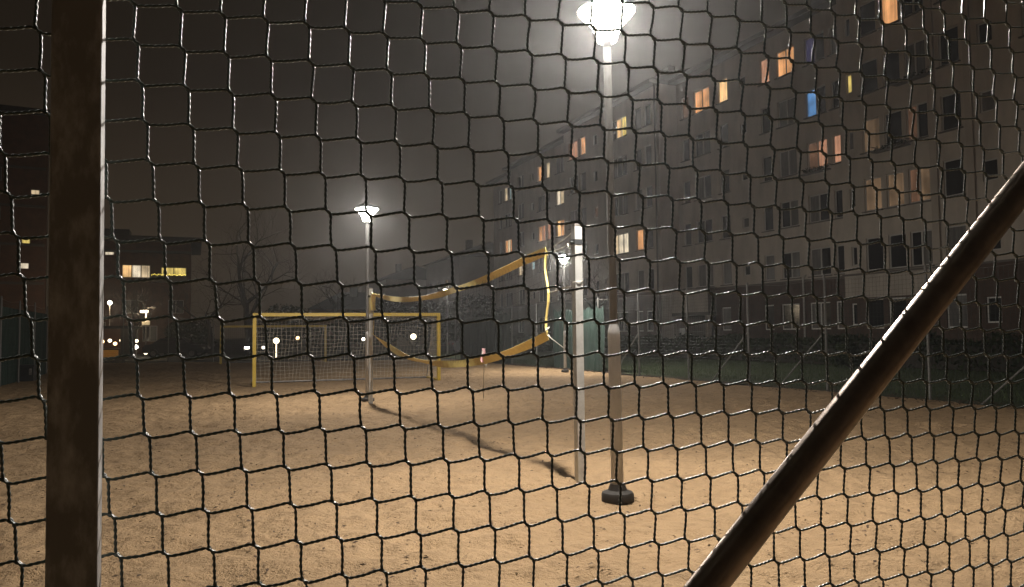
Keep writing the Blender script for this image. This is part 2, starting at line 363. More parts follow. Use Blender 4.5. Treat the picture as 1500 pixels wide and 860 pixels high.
LITWIN = {  # (x of column, storey) -> pane kinds
 (-6.95, 5): ['orange'], (.15, 5): ['orange', 'orange'], (1.75, 5): ['peach'], (7.4, 5): ['orange', 'orange'], (5.35, 5): ['bright'], (9.1, 5): ['dim'],
 (-1.9, 5): [None, 'violet'], (-1.9, 4): [None, 'blue'], (-3.3, 4): None, (-4.6, 4): ['yellow'],
 (-3.3, 3): ['peach'], (-1.9, 3): ['peach', 'dim'], (-5.75, 3): ['beige'], (-8.15, 3): [None, 'dim'],
 (-5.75, 2): ['beige'], (-6.95, 2): ['beige'], (-8.15, 2): ['beige', 'dim'],
 (15.0, 5): ['yellow', 'bright', None], (20.3, 5): ['orange'], (21.9, 5): ['peach', 'peach'],
 (15.0, 2): ['white', 'white', 'cream'], (12.5, 2): ['orange'], (18.4, 3): ['dim'],
 (29.2, 5): ['cream'], (30.6, 5): [None, 'orange'], (26.6, 4): ['cream', 'cream', 'white'],
 (26.6, 3): ['orange', 'orange', 'bright'], (30.6, 3): ['peach', 'orange'], (29.2, 3): ['peach'],
 (35.2, 2): ['cream', 'cream'], (32.5, 2): ['cyan'], (40.9, 3): ['orange', 'cream', 'orange'], (40.9, 5): ['cyan', None, 'cream'], (38.6, 3): ['dim'],
 (24.6, 5): ['beige'], (20.3, 1): None,
}
wrng = random.Random(3)
for si, (x0, x1, yo, cols) in enumerate(SEC):
    rects = []; brects = []
    base_top = 4.05
    for (x, wd, ht, n) in cols:
        for k in range(1, 6):
            kinds = LITWIN.get((x, k), None)
            z = ROW(k)
            r = window(blk, x, z, wd, ht, yo, n, kinds, sill=ht > 1)
            rects.append(r)
        if abs(x - 9.1) < .1 or abs(x - 7.4) < .1: continue
        if ht > .7 and x > -13:
            r = window(blk, x, ROW(0), wd, 1.35 if wd > .7 else 1.0, yo + .12, n, None, frame='frame_white', sill=False)
            brects.append(r)
    pm = M['plaster'] if si % 2 == 0 else M['plaster2']
    pm = M['plaster']
    facade(blk, x0, x1, base_top, EAVE, yo, rects, pm)
    if si == 0:
        facade(blk, -9.2, x1, 2.95, base_top, yo + .02, [], M['plaster'], 'base_wall'); 
        facade(blk, -9.2, x1, 0, 2.95, yo + .12, [r for r in brects if r[0] > -9.2], M['brick'], 'base_wall')
        facade(blk, x0, -9.2, 0, base_top, yo + .12, [r for r in brects if r[0] < -9.2 and r[1] < -9.2], M['brick'], 'base_wall')
        MB().span((-9.2, yo - .2, 2.90), (x1, yo + .119, 2.949)).build('ledge', M['sill'], blk)
    elif si == 1:
        facade(blk, x0, 6.3, 0, base_top, yo + .12, brects, M['brick'], 'base_wall')
        facade(blk, 6.3, x1, 2.65, base_top, yo + .7, [], M['plaster'], 'base_wall')           # plastered porch over an undercroft with its shade painted near-black
        MB().span((6.3, yo - 2.2, 2.45), (x1, yo + .698, 2.648)).build('porch_slab', M['sill'], blk)
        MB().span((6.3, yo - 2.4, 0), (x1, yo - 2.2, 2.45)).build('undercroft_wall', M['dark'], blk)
        MB().span((6.3, yo - .1, base_top), (x1, yo + .72, base_top + .06)).build('porch_roof', M['sill'], blk)
        MB().box((9.2, yo + .5, 1.5), (.55, .03, .4)).build('notice_board', M['white_sign'], blk)
        for px_ in (6.5, 9.8): MB().span((px_ - .12, yo + .42, 0), (px_ + .12, yo + .66, 2.45)).build('porch_column', M['plaster2'], blk)
    else:
        facade(blk, x0, x1, 0, base_top, yo + .12, brects, M['brick'], 'base_wall')
    MB().span((x0, yo - .1, base_top - .05), (x1 if si != 1 else 6.25, yo + .17, base_top + .03)).build('string_course', M['sill'], blk)
    # ends and back
    e = MB()
    e.quad((x0, yo, 0), (x0, yo - 11, 0), (x0, yo - 11, EAVE), (x0, yo, EAVE)); e.quad((x1, yo - 11, 0), (x1, yo, 0), (x1, yo, EAVE), (x1, yo - 11, EAVE))
    e.quad((x0, yo - 11, 0), (x1, yo - 11, 0), (x1, yo - 11, EAVE), (x0, yo - 11, EAVE)); e.build('end_wall', M['plaster'], blk)
    # hipped roof with overhanging eaves
    o = .65; ax0, ax1, ay0, ay1 = x0 - (o if si in (0, 4) else -.02), x1 + (o if si in (3, 4) else -.02), yo - 11 - o, yo + o
    mb = MB(); z0, z1, zr = EAVE, EAVE + .26, EAVE + 2.9 + .25 * (si % 2); ym = (ay0 + ay1) / 2
    hp0 = ax0 + 3.2; hp1 = ax1 - 3.2
    mb.quad((ax0, ay0, z0), (ax0, ay1, z0), (ax1, ay1, z0), (ax1, ay0, z0))
    c = [(ax0, ay0), (ax1, ay0), (ax1, ay1), (ax0, ay1)]
    for i in range(4):
        p, q = c[i], c[(i + 1) % 4]; mb.quad((*p, z0), (*q, z0), (*q, z1), (*p, z1))
    mb.quad((ax0, ay1, z1), (ax1, ay1, z1), (hp1, ym, zr), (hp0, ym, zr)); mb.quad((ax1, ay0, z1), (ax0, ay0, z1), (hp0, ym, zr), (hp1, ym, zr))
    mb.quad((ax0, ay0, z1), (ax0, ay1, z1), (hp0, ym, zr)); mb.quad((ax1, ay1, z1), (ax1, ay0, z1), (hp1, ym, zr))
    ro = mb.build('roof', M['roof'], blk)
    xm = (x0 + x1) / 2
    MB().box((xm, ym, zr + .3), (.9, .6, 1.4)).build('chimney', M['roof'], ro)
    # rainwater pipe at the joint between sections
    MB().tube([(x0 + .22, yo + .16, 0), (x0 + .22, yo + .16, EAVE)], .06, 8).build('downpipe', M['sill'], blk)
# stair-tower strip and its slot windows on the nearest section; grey pipe climbing the brick base
MB().span((-9.1, .002, base_top + .1), (-8.78, .10, EAVE - .02)).build('pilaster', M['plaster2'], blk)
MB().span((-10.72, .002, base_top + .1), (-10.42, .10, EAVE - .02)).build('pilaster', M['plaster2'], blk)
MB().tube([(-.9, -.4, 0), (-.9, -.4, 4.2), (-.9, -.55, 4.3)], .05, 8).build('downpipe', M['frame'], blk)
# french balcony rails under a few windows
for (x, k, yo) in ((-6.95, 3, 0), (-1.9, 3, -.6), (-8.15, 4, 0)):
    mb = MB(); z = ROW(k) - .95
    mb.span((x - .9, yo + .02, z), (x + .9, yo + .34, z + .05)); mb.span((x - .9, yo + .02, z + .25), (x - .86, yo + .34, z + .28)); mb.span((x + .86, yo + .02, z + .25), (x + .9, yo + .34, z + .28))
    fb = mb.build('flower_box', M['sill'], blk)
    lf = MB()
    for _ in range(60):
        c = Vector((x + random.uniform(-.8, .8), yo + .18 + random.uniform(-.12, .12), z + .08 + random.uniform(0, .22))); a = Vector((random.uniform(-1, 1), random.uniform(-1, 1), random.uniform(-1, 1))).normalized() * .06; b = a.orthogonal().normalized() * .04
        lf.quad(c - a, c - b, c + a, c + b)
    lf.build('flowers', M['leaf_dark'], fb)['kind'] = 'stuff'

# ------------------------------------------------------------------ houses beyond, left buildings
def plain_house(name, label, loc, rotz, wx, dy, hz, wallm, wins, cat='house', roof='hip', over=.5):
    t = thing(name, label, cat, loc, rotz)
    rects = []
    for (x, z, wd, ht, n, kinds) in wins:
        rects.append(window(t, x, z, wd, ht, 0, n, kinds, sill=False))
    facade(t, -wx / 2, wx / 2, 0, hz, 0, rects, wallm)
    e = MB()
    e.quad((-wx / 2, 0, 0), (-wx / 2, -dy, 0), (-wx / 2, -dy, hz), (-wx / 2, 0, hz)); e.quad((wx / 2, -dy, 0), (wx / 2, 0, 0), (wx / 2, 0, hz), (wx / 2, -dy, hz))
    e.quad((-wx / 2, -dy, 0), (wx / 2, -dy, 0), (wx / 2, -dy, hz), (-wx / 2, -dy, hz)); e.build('end_wall', wallm, t)
    a, b, c, d = -wx / 2 - over, wx / 2 + over, -dy - over, over
    mb = MB()
    if roof == 'flat':
        mb.span((a, c, hz), (b, d, hz + .45)); ro = mb.build('roof', M['roof'], t)
        MB().box((wx * .2, -dy / 2, hz + 1.0), (2.5, 2.5, 1.1)).build('plant_room', M['roof'], ro)
    else:
        zr = hz + 2.2; ym = (c + d) / 2
        mb.quad((a, c, hz), (a, d, hz), (b, d, hz), (b, c, hz))
        mb.quad((a, d, hz + .003), (b, d, hz + .003), (b - 3, ym, zr), (a + 3, ym, zr)); mb.quad((b, c, hz + .003), (a, c, hz + .003), (a + 3, ym, zr), (b - 3, ym, zr))
        mb.quad((a, c, hz + .003), (a, d, hz + .003), (a + 3, ym, zr)); mb.quad((b, d, hz + .003), (b, c, hz + .003), (b - 3, ym, zr)); ro = mb.build('roof', M['roof'], t)
        MB().box((0, ym + 1.2, zr), (.9, .7, 1.3)).build('chimney', M['roof'], ro)
    return t
def grid_wins(xs, zs, wd, ht, n, lit={}):
    return [(x, z, wd, ht, n, lit.get((i, j))) for i, x in enumerate(xs) for j, z in enumerate(zs)]
h5 = BP + U * 50 + Vector((-3.2, 8, 0)); h6 = BP + U * 78 + Vector((-4.0, 0, 0))
plain_house('apartment_house', 'dark apartment house just past the far end of the long beige block', h5 + Vector((-.6, 6, 0)), ANG, 14, 10, 11.0, M['plaster2'], grid_wins((-5, -2, 1.5, 5), (2.2, 5, 7.8), 1.1, 1.3, 2, {(1, 2): ['beige', 'beige'], (2, 1): ['dim', None]}))
plain_house('apartment_house', 'small pitched roof house farthest along the row beyond the beige block', h6, ANG, 16, 10, 9.0, M['plaster2'], grid_wins((-6, -2, 2, 6), (2.2, 5, 7.5), 1.1, 1.2, 2, {(2, 2): ['dim', 'dim']}))
# left: tall dark block at the picture's edge, lower block with balconies
tA = plain_house('brick_block', 'tall dark brick block at the left edge behind the steel post', (-44.2, 55.4, 0), math.pi + .54, 18, 12, 19.0, M['brick2'],
    [(-8.2, 12.9, .62, .42, 1, ['cream']), (-7.65, 9.0, .62, .5, 1, ['yellow']), (-7.6, 7.1, .6, .5, 1, ['white'])] + grid_wins((-5.5, -3.0, -.5, 2.5, 5.5), (2.4, 5.2, 8.2, 11.2, 14.2, 16.8), 1.0, 1.2, 2, {}), 'building', 'flat', .3)
for z in (6.2, 9.2, 12.2, 15.2):
    MB().span((-8.9, .003, z - .55), (8.9, .12, z - .35)).build('string_course', M['sill'], tA)
tB = plain_house('brick_block', 'low dark brick block with a lit yellow balcony left of the bare tree', (-33.65, 68.2, 0), math.pi + .39, 9.4, 10, 10.0, M['brick2'],
    [(1.9, 8.9, .75, .35, 1, ['white']), (.5, 7.35, .8, 1.15, 1, ['bright']), (-.62, 7.35, 1.5, 1.15, 2, ['cream', 'white']), (-3.3, 7.3, 2.1, .95, 2, ['yellow', 'yellow']),
     (3.4, 4.1, 1.2, 1.3, 2, ['dim', 'beige']), (2.6, 2.2, 1.0, 1.3, 1, None), (-3.5, 4.2, 1.3, 1.2, 2, None), (.2, 4.2, 1.3, 1.2, 2, None), (-1.4, 1.8, 1.2, 1.4, 2, None)], 'building', 'flat', .9)
mb = MB(); mb.span((-4.4, .003, 6.35), (-1.5, 1.2, 6.5)); mb.span((-4.4, 1.14, 6.5), (-1.5, 1.2, 6.95)); mb.span((-4.4, .003, 6.5), (-4.34, 1.14, 6.95)); mb.span((-1.56, .003, 6.5), (-1.5, 1.14, 6.95)); mb.build('balcony', M['sill'], tB)
mb = MB()
for k in range(26):
    mb.lathe([(0, -.035), (.035, 0), (0, .035)], 6, (-4.3 + k * .11, 1.24, 7.0 + .05 * math.sin(k * 1.7)))
mb.build('string_lights', glow('balcony_bulb', (1.0, .78, .12), 3.0), tB)['kind'] = 'stuff'
MB().span((-4.7, .003, 9.0), (4.7, .5, 9.2)).build('eaves_band', M['soffit'], tB)
# shop kiosk by the road
kk = thing('kiosk', 'low roadside kiosk with a lit counter and an orange panel', 'kiosk', (-28.6, 54, 0), math.pi)
MB().span((-1.2, -2, 0), (1.2, 0, .72)).build('counter', M['sill'], kk)
MB().span((-1.2, -2, .721), (-1.1, 0, 2.1)).build('post', M['sill'], kk); MB().span((1.1, -2, .721), (1.2, 0, 2.1)).build('post', M['sill'], kk)
MB().span((-1.1, -2, .721), (1.1, -1.9, 2.1)).build('back_wall', M['brick2'], kk)
MB().span((-1.4, -2.2, 2.101), (1.4, .4, 2.3)).build('roof', M['roof'], kk)
MB().span((-1.0, .003, .12), (.9, .04, .62)).build('panel', M['orange'], kk)
for k in range(5): MB().lathe([(0, -.13), (.1, -.08), (.13, 0), (.1, .09), (0, .13)], 10, (-.9 + k * .42 + random.uniform(-.08, .08), -.5, 1.15 + random.uniform(-.18, .2))).build('bulb', M['warm_bulb'] if k % 2 else M['globe'], kk, 60)

# ------------------------------------------------------------------ street lamps round the pitch
def lamp(loc, dz, label, tilt=0.0, power=1.0):
    t = thing('street_lamp', label, 'street lamp', loc, 0, 'lit lamps round the sand pitch'); t.rotation_euler = (0, tilt, 0)
    z = 4.40 + dz
    MB().lathe([(.145, 0), (.145, .055), (.135, .075), (.085, .095), (.065, .15), (.0, .15)], 28).build('base', M['iron'], t, 40)
    MB().lathe([(.056, .12), (.056, 1.47), (.052, 1.52), (.036, 1.57), (.0, 1.578)], 24).build('sleeve', M['sleeve'], t, 40)
    MB().tube([(0, 0, 1.5), (0, 0, z - .27)], .036, 20).build('pole', M['pole'], t, 40)
    MB().lathe([(.036, z - .32), (.040, z - .30), (.042, z - .268), (0, z - .266)], 24).build('socket', M['cap'], t, 40)
    MB().lathe([(.086, z - .262), (.128, z - .145), (.126, z - .142), (.084, z - .260)], 28, cap=False).build('lower_glass', M['lamp_glass'], t, 40)
    MB().lathe([(.132, z - .141), (.134, z - .136), (.128, z - .135)], 28, cap=False).build('ring', M['cap'], t, 40)
    MB().lathe([(.130, z - .133), (.262, z + .012), (.265, z + .02), (.258, z + .02), (.126, z - .131)], 32, cap=False).build('upper_glass', M['lamp_glass'], t, 40)
    MB().lathe([(.266, z + .022), (.262, z + .035), (.20, z + .085), (.10, z + .125), (.03, z + .14), (0, z + .142)], 32).build('cap', M['cap'], t, 40)
    MB().lathe([(0, z - .14), (.03, z - .13), (.045, z - .06), (.03, z - .01), (0, z)], 16).build('bulb', M['mantle'], t, 60)
    ld = bpy.data.lights.new('street_lamp_light', 'POINT'); ld.energy = LAMP_W * power; ld.color = LAMP_COL; ld.shadow_soft_size = .075
    lo = link('lamp_light', ld, t); lo.location = (0, 0, z - .05)
    sd = bpy.data.lights.new('street_lamp_reflector', 'SPOT'); sd.energy = LAMP_DOWN * power; sd.color = LAMP_COL; sd.shadow_soft_size = .075; sd.spot_size = R(166); sd.spot_blend = .35
    so = link('reflector_light', sd, t); so.location = (0, 0, z - .05)
    return t
lamp((.924, 6.95, 0), 0.03, 'nearest street lamp, glaring white at the top of the picture', R(-.35))
lamp((-3.268, 17.42, 0), -.06, 'lit street lamp behind the far volleyball post, left of centre', R(-.25), .66)
lamp((1.994, 29.39, 0), 0.0, 'lit street lamp seen just left of the near volleyball post')
lamp((-4.35, 51.5, 0), 0.05, 'farthest lit street lamp, just above the sagging yellow tape', 0, .35)

# ------------------------------------------------------------------ volleyball posts and net
def vpost(loc, hgt, label, tilt):
    t = thing('volleyball_post', label, 'post', loc, ANG, 'volleyball posts'); 
    MB().box((0, 0, hgt / 2), (.082, .082, hgt)).build('shaft', M['alu'], t)
    MB().box((0, 0, hgt + .012), (.086, .086, .022)).build('cap', M['zinc'], t)
    MB().box((0, 0, hgt - .16), (.092, .092, .05)).build('clamp', M['plastic'], t)
    MB().tube([(0, .0, hgt - .16), (0, .075, hgt - .16)], .012, 8).build('bolt', M['plastic'], t)
    return t
NP = Vector((.665, 7.815, 0)); FP = Vector((-3.08, 16.73, 0))
vpost(NP, 2.58, 'pale square volleyball post beside the nearest lamp', 0)
vpost(FP, 2.49, 'far volleyball post standing next to a lamp pole', 0)
vn = thing('volleyball_net', 'slack volleyball net edged in yellow tape between two posts', 'volleyball net', NP)
d = (FP - NP); Ld = d.length; dn = d / Ld; side = Vector((-dn.y, dn.x, 0))
A_, B_ = .72, Ld - .32                        # ends of the tape along the line
def tape_pts(z0, z1, sag, n=40, skew=1.0, drift=0.0):
    out = []
    for k in range(n + 1):
        q = k / n; s = A_ + (B_ - A_) * q
        z = z0 + (z1 - z0) * q - sag * 4 * (q ** skew) * (1 - q ** skew)
        out.append(dn * s + side * (drift * math.sin(math.pi * q) + .012 * math.sin(q * 21)) + Vector((0, 0, z)))
    return out
def ribbon(pts, half, thick, lean=0.0):
    mb = MB(); n = len(pts); vs_ = []
    for k, p in enumerate(pts):
        a = lean * math.sin(k * .35) + lean * .5
        up = Vector((0, 0, math.cos(a))) + side * math.sin(a); sd = side * math.cos(a) - Vector((0, 0, math.sin(a)))
        for (i, j) in ((1, 1), (1, -1), (-1, -1), (-1, 1)): vs_.append(p + up * half * i + sd * thick * j)
    mb.v = [tuple(v) for v in vs_]
    for k in range(n - 1):
        for j in range(4): mb.f.append((4 * k + j, 4 * k + (j + 1) % 4, 4 * k + 4 + (j + 1) % 4, 4 * k + 4 + j))
    mb.f.append((3, 2, 1, 0)); e = 4 * (n - 1); mb.f.append((e, e + 1, e + 2, e + 3)); return mb
top = tape_pts(2.40, 2.36, .27, skew=1.12); bot = tape_pts(1.47, 1.50, .45, skew=.94, drift=.05)
TT = ribbon(top, .048, .003, .6).build('top_tape', M['yellow'], vn); BT = ribbon(bot, .052, .003, .6).build('bottom_tape', M['yellow'], vn)
n = 10; e0 = [top[0].lerp(bot[0], k / n) + dn * (.04 * math.sin(k * .9)) for k in range(n + 1)]; e1 = [top[-1].lerp(bot[-1], k / n) + dn * (.05 * math.sin(k * .7)) for k in range(n + 1)]
def strap(pts, wdt, ax=None):
    ax = ax or dn; ay = side if ax is dn else dn
    mb = MB(); q = []
    for p in pts:
        for (i, j) in ((1, 1), (1, -1), (-1, -1), (-1, 1)): q.append(tuple(p + ax * wdt * i + ay * .003 * j))
    mb.v = q
    for k in range(len(pts) - 1):
        for j in range(4): mb.f.append((4 * k + j, 4 * k + (j + 1) % 4, 4 * k + 4 + (j + 1) % 4, 4 * k + 4 + j))
    return mb
strap(e0, .013, side).build('side_tape', M['yellow'], vn)
strap(e1[:5], .05, side).build('side_tape', M['yellow'], vn); strap(e1[4:], .018).build('side_tape', M['yellow'], vn)
mb = MB()
for k in range(1, 40 * 2):
    q = k / 80 * 40; i = int(q); fr = q - i
    a = top[i].lerp(top[min(i + 1, 40)], fr); b = bot[i].lerp(bot[min(i + 1, 40)], fr); mb.tube([a, b], .0011, 3, False)
for r_ in range(1, 9):
    mb.tube([top[k].lerp(bot[k], r_ / 9) for k in range(0, 41, 2)], .0011, 3, False)
mb.build('netting', M['net_dark'], vn)
H = lambda z: Vector((0, 0, z)); post_f = dn * (Ld - .05)
def rope(name, pts, r=.005): MB().tube(pts, r, 6).build(name, M['rope'], vn, 60)
rope('rope', [top[0], dn * .3 + H(2.48), dn * .05 + H(2.54)]); rope('rope', [top[0] - H(.03), dn * .3 + H(2.40), dn * .05 + H(2.45)])
rope('rope', [dn * .05 + H(2.45), dn * .12 + side * .03 + H(2.36), dn * .2 + H(2.43)], .004)
rope('rope', [e0[5], dn * .30 + H(1.97), dn * .05 + H(1.98)]); rope('rope', [bot[0], dn * .3 + H(1.33), dn * .05 + H(1.13)])
rope('rope', [top[-1], dn * (Ld - .15) + H(2.41), post_f + H(2.43)]); rope('rope', [top[-1] - H(.03), post_f + H(2.35)]); rope('rope', [bot[-1], post_f + H(1.3)])
mb = MB()
for k in range(9):
    q = k * .7; mb.lathe([(0, -.012), (.012, 0), (0, .012)], 6, tuple(bot[0] + Vector((.02 * math.cos(q), .02 * math.sin(q), -.01 + .012 * k))))
mb.build('knot', M['rope'], vn, 60)
# wrap of rope round the near post
MB().tube([Vector((.055 * math.cos(a), .055 * math.sin(a), 1.985 + .006 * a)) * 1.0 for a in np.linspace(0, 9, 30)], .005, 5).build('rope_wrap', M['rope'], vn, 60)
rb = thing('ribbon', 'pink and white ribbon tied on the bottom yellow tape', 'ribbon', NP)
bp_ = bot[9]
for sgn, ln, m_ in ((1, .17, 'pink'), (-1, .22, 'rope'), (.3, .5, 'rope')):
    mb = MB(); pts = [bp_ + side * .01 * sgn + Vector((.018 * sgn * math.sin(k), .01 * math.cos(k * 1.3), (.16 if ln < .4 else .05) - ln * k / 6 * 1.1)) for k in range(7)]
    q = []
    for p in pts: q += [tuple(p + Vector((.018 if ln < .4 else .005, 0, 0))), tuple(p - Vector((.018 if ln < .4 else .005, 0, 0))), tuple(p + Vector((0, .006, 0)))]
    mb.v = q
    for k in range(6):
        for j in range(3): mb.f.append((3 * k + j, 3 * k + (j + 1) % 3, 3 * k + 3 + (j + 1) % 3, 3 * k + 3 + j))
    mb.build('tail', M[m_], rb)

# ------------------------------------------------------------------ goals
def goal(loc, rotz, wd, ht, dp, label, net, r=.05):
    t = thing('football_goal', label, 'goal', loc, rotz, 'yellow football goals')
    MB().box((0, 0, ht / 2), (2 * r, 2 * r, ht)).build('post', M['yellow_paint'], t); MB().box((wd, 0, ht / 2), (2 * r, 2 * r, ht)).build('post', M['yellow_paint'], t)
    MB().box((wd / 2, 0, ht + r + .002), (wd + 2 * r, 2 * r, 2 * r)).build('crossbar', M['yellow_paint'], t)
    for x in (0, wd):
        MB().tube([(x, r, .05), (x, dp, .05)], .03, 8).build('ground_bar', M['yellow_paint'], t, 40)
        MB().tube([(x, r, ht - .02), (x, dp * .45, ht - .03), (x, dp, .08)], .016, 8).build('stay', M['zinc'], t, 40)
    MB().tube([(0, dp, .05), (wd, dp, .05)], .03, 8).build('back_bar', M['zinc'], t, 40)
    if net:
        mb = MB(); c = .12; rr = .0035
        prof = [(r, ht), (dp * .5, ht - .08), (dp * .62, ht * .72), (dp * .82, ht * .42), (dp * .98, ht * .14), (dp + .02, .03)]
        # resample
        pr = []
        for k in range(len(prof) - 1):
            n = max(1, int(math.hypot(prof[k + 1][0] - prof[k][0], prof[k + 1][1] - prof[k][1]) / c))
            pr += [(prof[k][0] + (prof[k + 1][0] - prof[k][0]) * q / n, prof[k][1] + (prof[k + 1][1] - prof[k][1]) * q / n) for q in range(n)]
        pr.append(prof[-1]); nx = int(wd / c)
        sag = lambda x, k: .07 * math.sin(math.pi * 3 * x / wd) * math.sin(math.pi * k / len(pr))
        for i in range(nx + 1):
            x = wd * i / nx; mb.tube([(x + .02 * math.sin(k * .6 + i), y + sag(x, k), z) for k, (y, z) in enumerate(pr)], rr, 3, False)
        for k, (y, z) in enumerate(pr):
            mb.tube([(wd * i / 24, y + sag(wd * i / 24, k), z + .02 * math.sin(i * 1.3 + k)) for i in range(25)], rr, 3, False)
        for x in (0, wd):
            for k in range(2, len(pr)):
                y, z = pr[k]; mb.tube([(x, r, z), (x, y, z)], rr, 3, False)
            for q in np.arange(c, dp, c):
                zt = max(z for (y, z) in pr if y >= q); mb.tube([(x, q, .03), (x, q, zt)], rr, 3, False)
        nto = mb.build('net', M['net_white'], t)
    return t
goal((-7.60, 22.69, 0), math.atan2(2.0, 5.24), 5.6, 2.07, 1.5, 'nearer yellow football goal with a pale net on the sand', True)
goal((-15.5, 40.97, 0), math.atan2(2.3, 5.0), 5.5, 1.95, 1.3, 'smaller looking netless yellow goal at the far end of the sand', False, .058)

# ------------------------------------------------------------------ far fences: posts, cords, green screens
def post_fence(name, label, p0, p1, hgt, step, braces, screens, cord=.10, spec=None, scallop=True):
    p0 = Vector(p0); p1 = Vector(p1); d = p1 - p0; L = d.length; a = math.atan2(d.y, d.x)
    t = thing(name, label, 'fence', p0, a)
    n = round(L / step); xs = [L * k / n for k in range(n + 1)]
    for k, x in enumerate(xs):
        hh = hgt + random.uniform(-.04, .06); MB().lathe([(.03, -.05), (.03, hh), (.02, hh + .03), (0, hh + .04)], 10, (x, 0, 0)).build('post', M['dull_post'], t, 40)
        if k in braces:
            MB().tube([(x + .03, 0, hgt * .52), (x + 1.75 * braces[k], -.02, -.02)], .02, 8).build('brace', M['dull_post'], t, 40)
    MB().tube([(x, .035, hgt - .05 - (.07 if k % 2 else 0)) for k, x in enumerate(np.linspace(0, L, 2 * n + 1))], .004, 4).build('top_wire', M['zinc'], t)
    mb = MB(); nx = int(L / cord)
    for k in range(nx): mb.tube([(L * k / nx, .04, 0), (L * k / nx, .04, hgt - .1)], .0022, 3, False)
    for z in np.arange(.02, hgt - .1, cord): mb.tube([(0, .04, z), (L, .04, z)], .0022, 3, False)
    mb.build('netting', M['cord_far'], t)
    for (a0, a1, top) in screens:
        mb = MB(); m_ = int((a1 - a0) / .07); q = []
        for k in range(m_ + 1):
            x = a0 + (a1 - a0) * k / m_
            sc_ = abs(math.sin(math.pi * (x - a0) / .62)); zt = top - .13 * sc_ if scallop else top
            y = .06 + .025 * math.sin(x * 9) + .02 * math.sin(x * 23)
            for z in np.linspace(.02, zt, 7): q.append((x, y + .03 * math.sin(z * 3 + x), z))
        mb.v = q
        for k in range(m_):
            for j in range(6): mb.f.append((7 * k + j, 7 * k + 7 + j, 7 * k + 8 + j, 7 * k + 1 + j))
        mb.build('windscreen', M['screen'], t, 60)
    return t
q0 = Vector((13.4, 6.0, -.03)); 
Lf = 43.0
post_fence('net_fence', 'tall net fence with green windscreens between the sand and the lawn', q0, q0 + U * Lf, 2.85, 2.87,
    {3: 1, 4: 1, 5: 1, 6: 1, 8: 1}, [(25.2, 29.6, 2.55), (34.4, 42.0, 2.55)])
post_fence('net_fence', 'green screened net fence at the far left behind the black box', (-14.6, 21.0, 0), (-21.7, 37.5, 0), 2.8, 2.8, {}, [(.1, 17.8, 2.5)], .2, None, False)
post_fence('net_fence', 'thin net fence along the far end behind the yellow goals', (-5.0, 48.2, 0), (-26.5, 47.0, 0), 2.7, 2.65, {3: 1, 4: -1}, [], .12)

# ------------------------------------------------------------------ box by left fence
bx = thing('storage_box', 'black plastic storage box on the sand by the left screened fence', 'box', (-17.1, 26.95, 0), R(20))
MB().box((0, 0, .26), (.74, .5, .5)).build('body', M['plastic'], bx); MB().box((0, -.01, .545), (.80, .56, .06)).build('lid', M['plastic'], bx)
MB().box((.28, -.262, .34), (.08, .02, .22)).build('latch', M['zinc'], bx)

# ------------------------------------------------------------------ globe lamps, road lamps
def globe_lamp(loc, hgt, rad, label, m='globe', sleeve=False):
    t = thing('globe_lamp', label, 'lamp', loc, 0, 'small far lamps')
    MB().lathe([(.05, 0), (.05, .04), (.03, .06), (.03, hgt - rad), (0, hgt - rad + .01)], 10).build('pole', M['zinc'] if not sleeve else M['globe'], t, 40)  # with sleeve set, the pole itself glows so that it looks lit
    MB().lathe([(rad * math.sin(math.pi * k / 10) + (1e-6 if k in (0, 10) else 0), hgt - rad * math.cos(math.pi * k / 10)) for k in range(11)], 14).build('globe', M[m], t, 60)
    return t
globe_lamp((-16.0, 52.2, 0), 1.15, .20, 'glowing globe lamp seen through the left part of the near goal net', 'globe', True)
globe_lamp((-15.6, 56.0, 0), 1.30, .13, 'small warm lamp right of the glowing globe behind the goal net', 'warm_bulb')
globe_lamp((-8.1, 63.0, 0), 1.30, .24, 'round yellowish lamp behind the right part of the near goal', 'globe')
globe_lamp((-11.7, 60.5, 0), 1.15, .12, 'small white lamp close beside the second lamp pole', 'star')
globe_lamp((-29.8, 61.0, 0), .72, .16, 'low white garden lamp at the foot of the brick block', 'star')
globe_lamp((-27.6, 58.0, 0), .35, .16, 'low warm garden lamp right of the sign pole', 'globe')
globe_lamp((-31.4, 60.0, 0), 4.2, .16, 'bright lamp right beside the steel post above the kiosk', 'star')
globe_lamp((-30.0, 61.5, 0), 1.2, .13, 'middle one of three low lamps below the brick block', 'globe')
globe_lamp((-42.6, 64.0, 0), 6.6, .14, 'bright lamp at the extreme left edge above the green screen', 'star')
rl = thing('road_lamp', 'road lamp on a thin pole with a pale sign in front of the brick block', 'street lamp', (-27.6, 58, 0), 0)
MB().tube([(0, 0, 0), (0, 0, 3.55)], .05, 10).build('pole', M['zinc'], rl, 40)
MB().tube([(0, 0, 3.5), (.1, 0, 3.68), (.7, 0, 3.72)], .035, 8).build('arm', M['zinc'], rl, 40)
MB().box((-.15, 0, 3.42), (.5, .25, .18)).build('head', M['globe'], rl)
MB().box((.02, -.07, 2.65), (.62, .03, .5)).build('sign', mat('dull_sign', (.22, .2, .15), .7), rl)

def bulb_light(parent, z, watts, dx=0.0):
    ld = bpy.data.lights.new('bulb_light', 'POINT'); ld.energy = watts; ld.color = (1.0, .78, .5); ld.shadow_soft_size = .12
    lo = link('bulb_light', ld, parent); lo.location = (dx, -.3, z); return lo
bulb_light(rl, 3.2, 200, -.15)
bulb_light(next(o for o in col.objects if o.get('label', '').startswith('bright lamp right beside')), 4.0, 110)
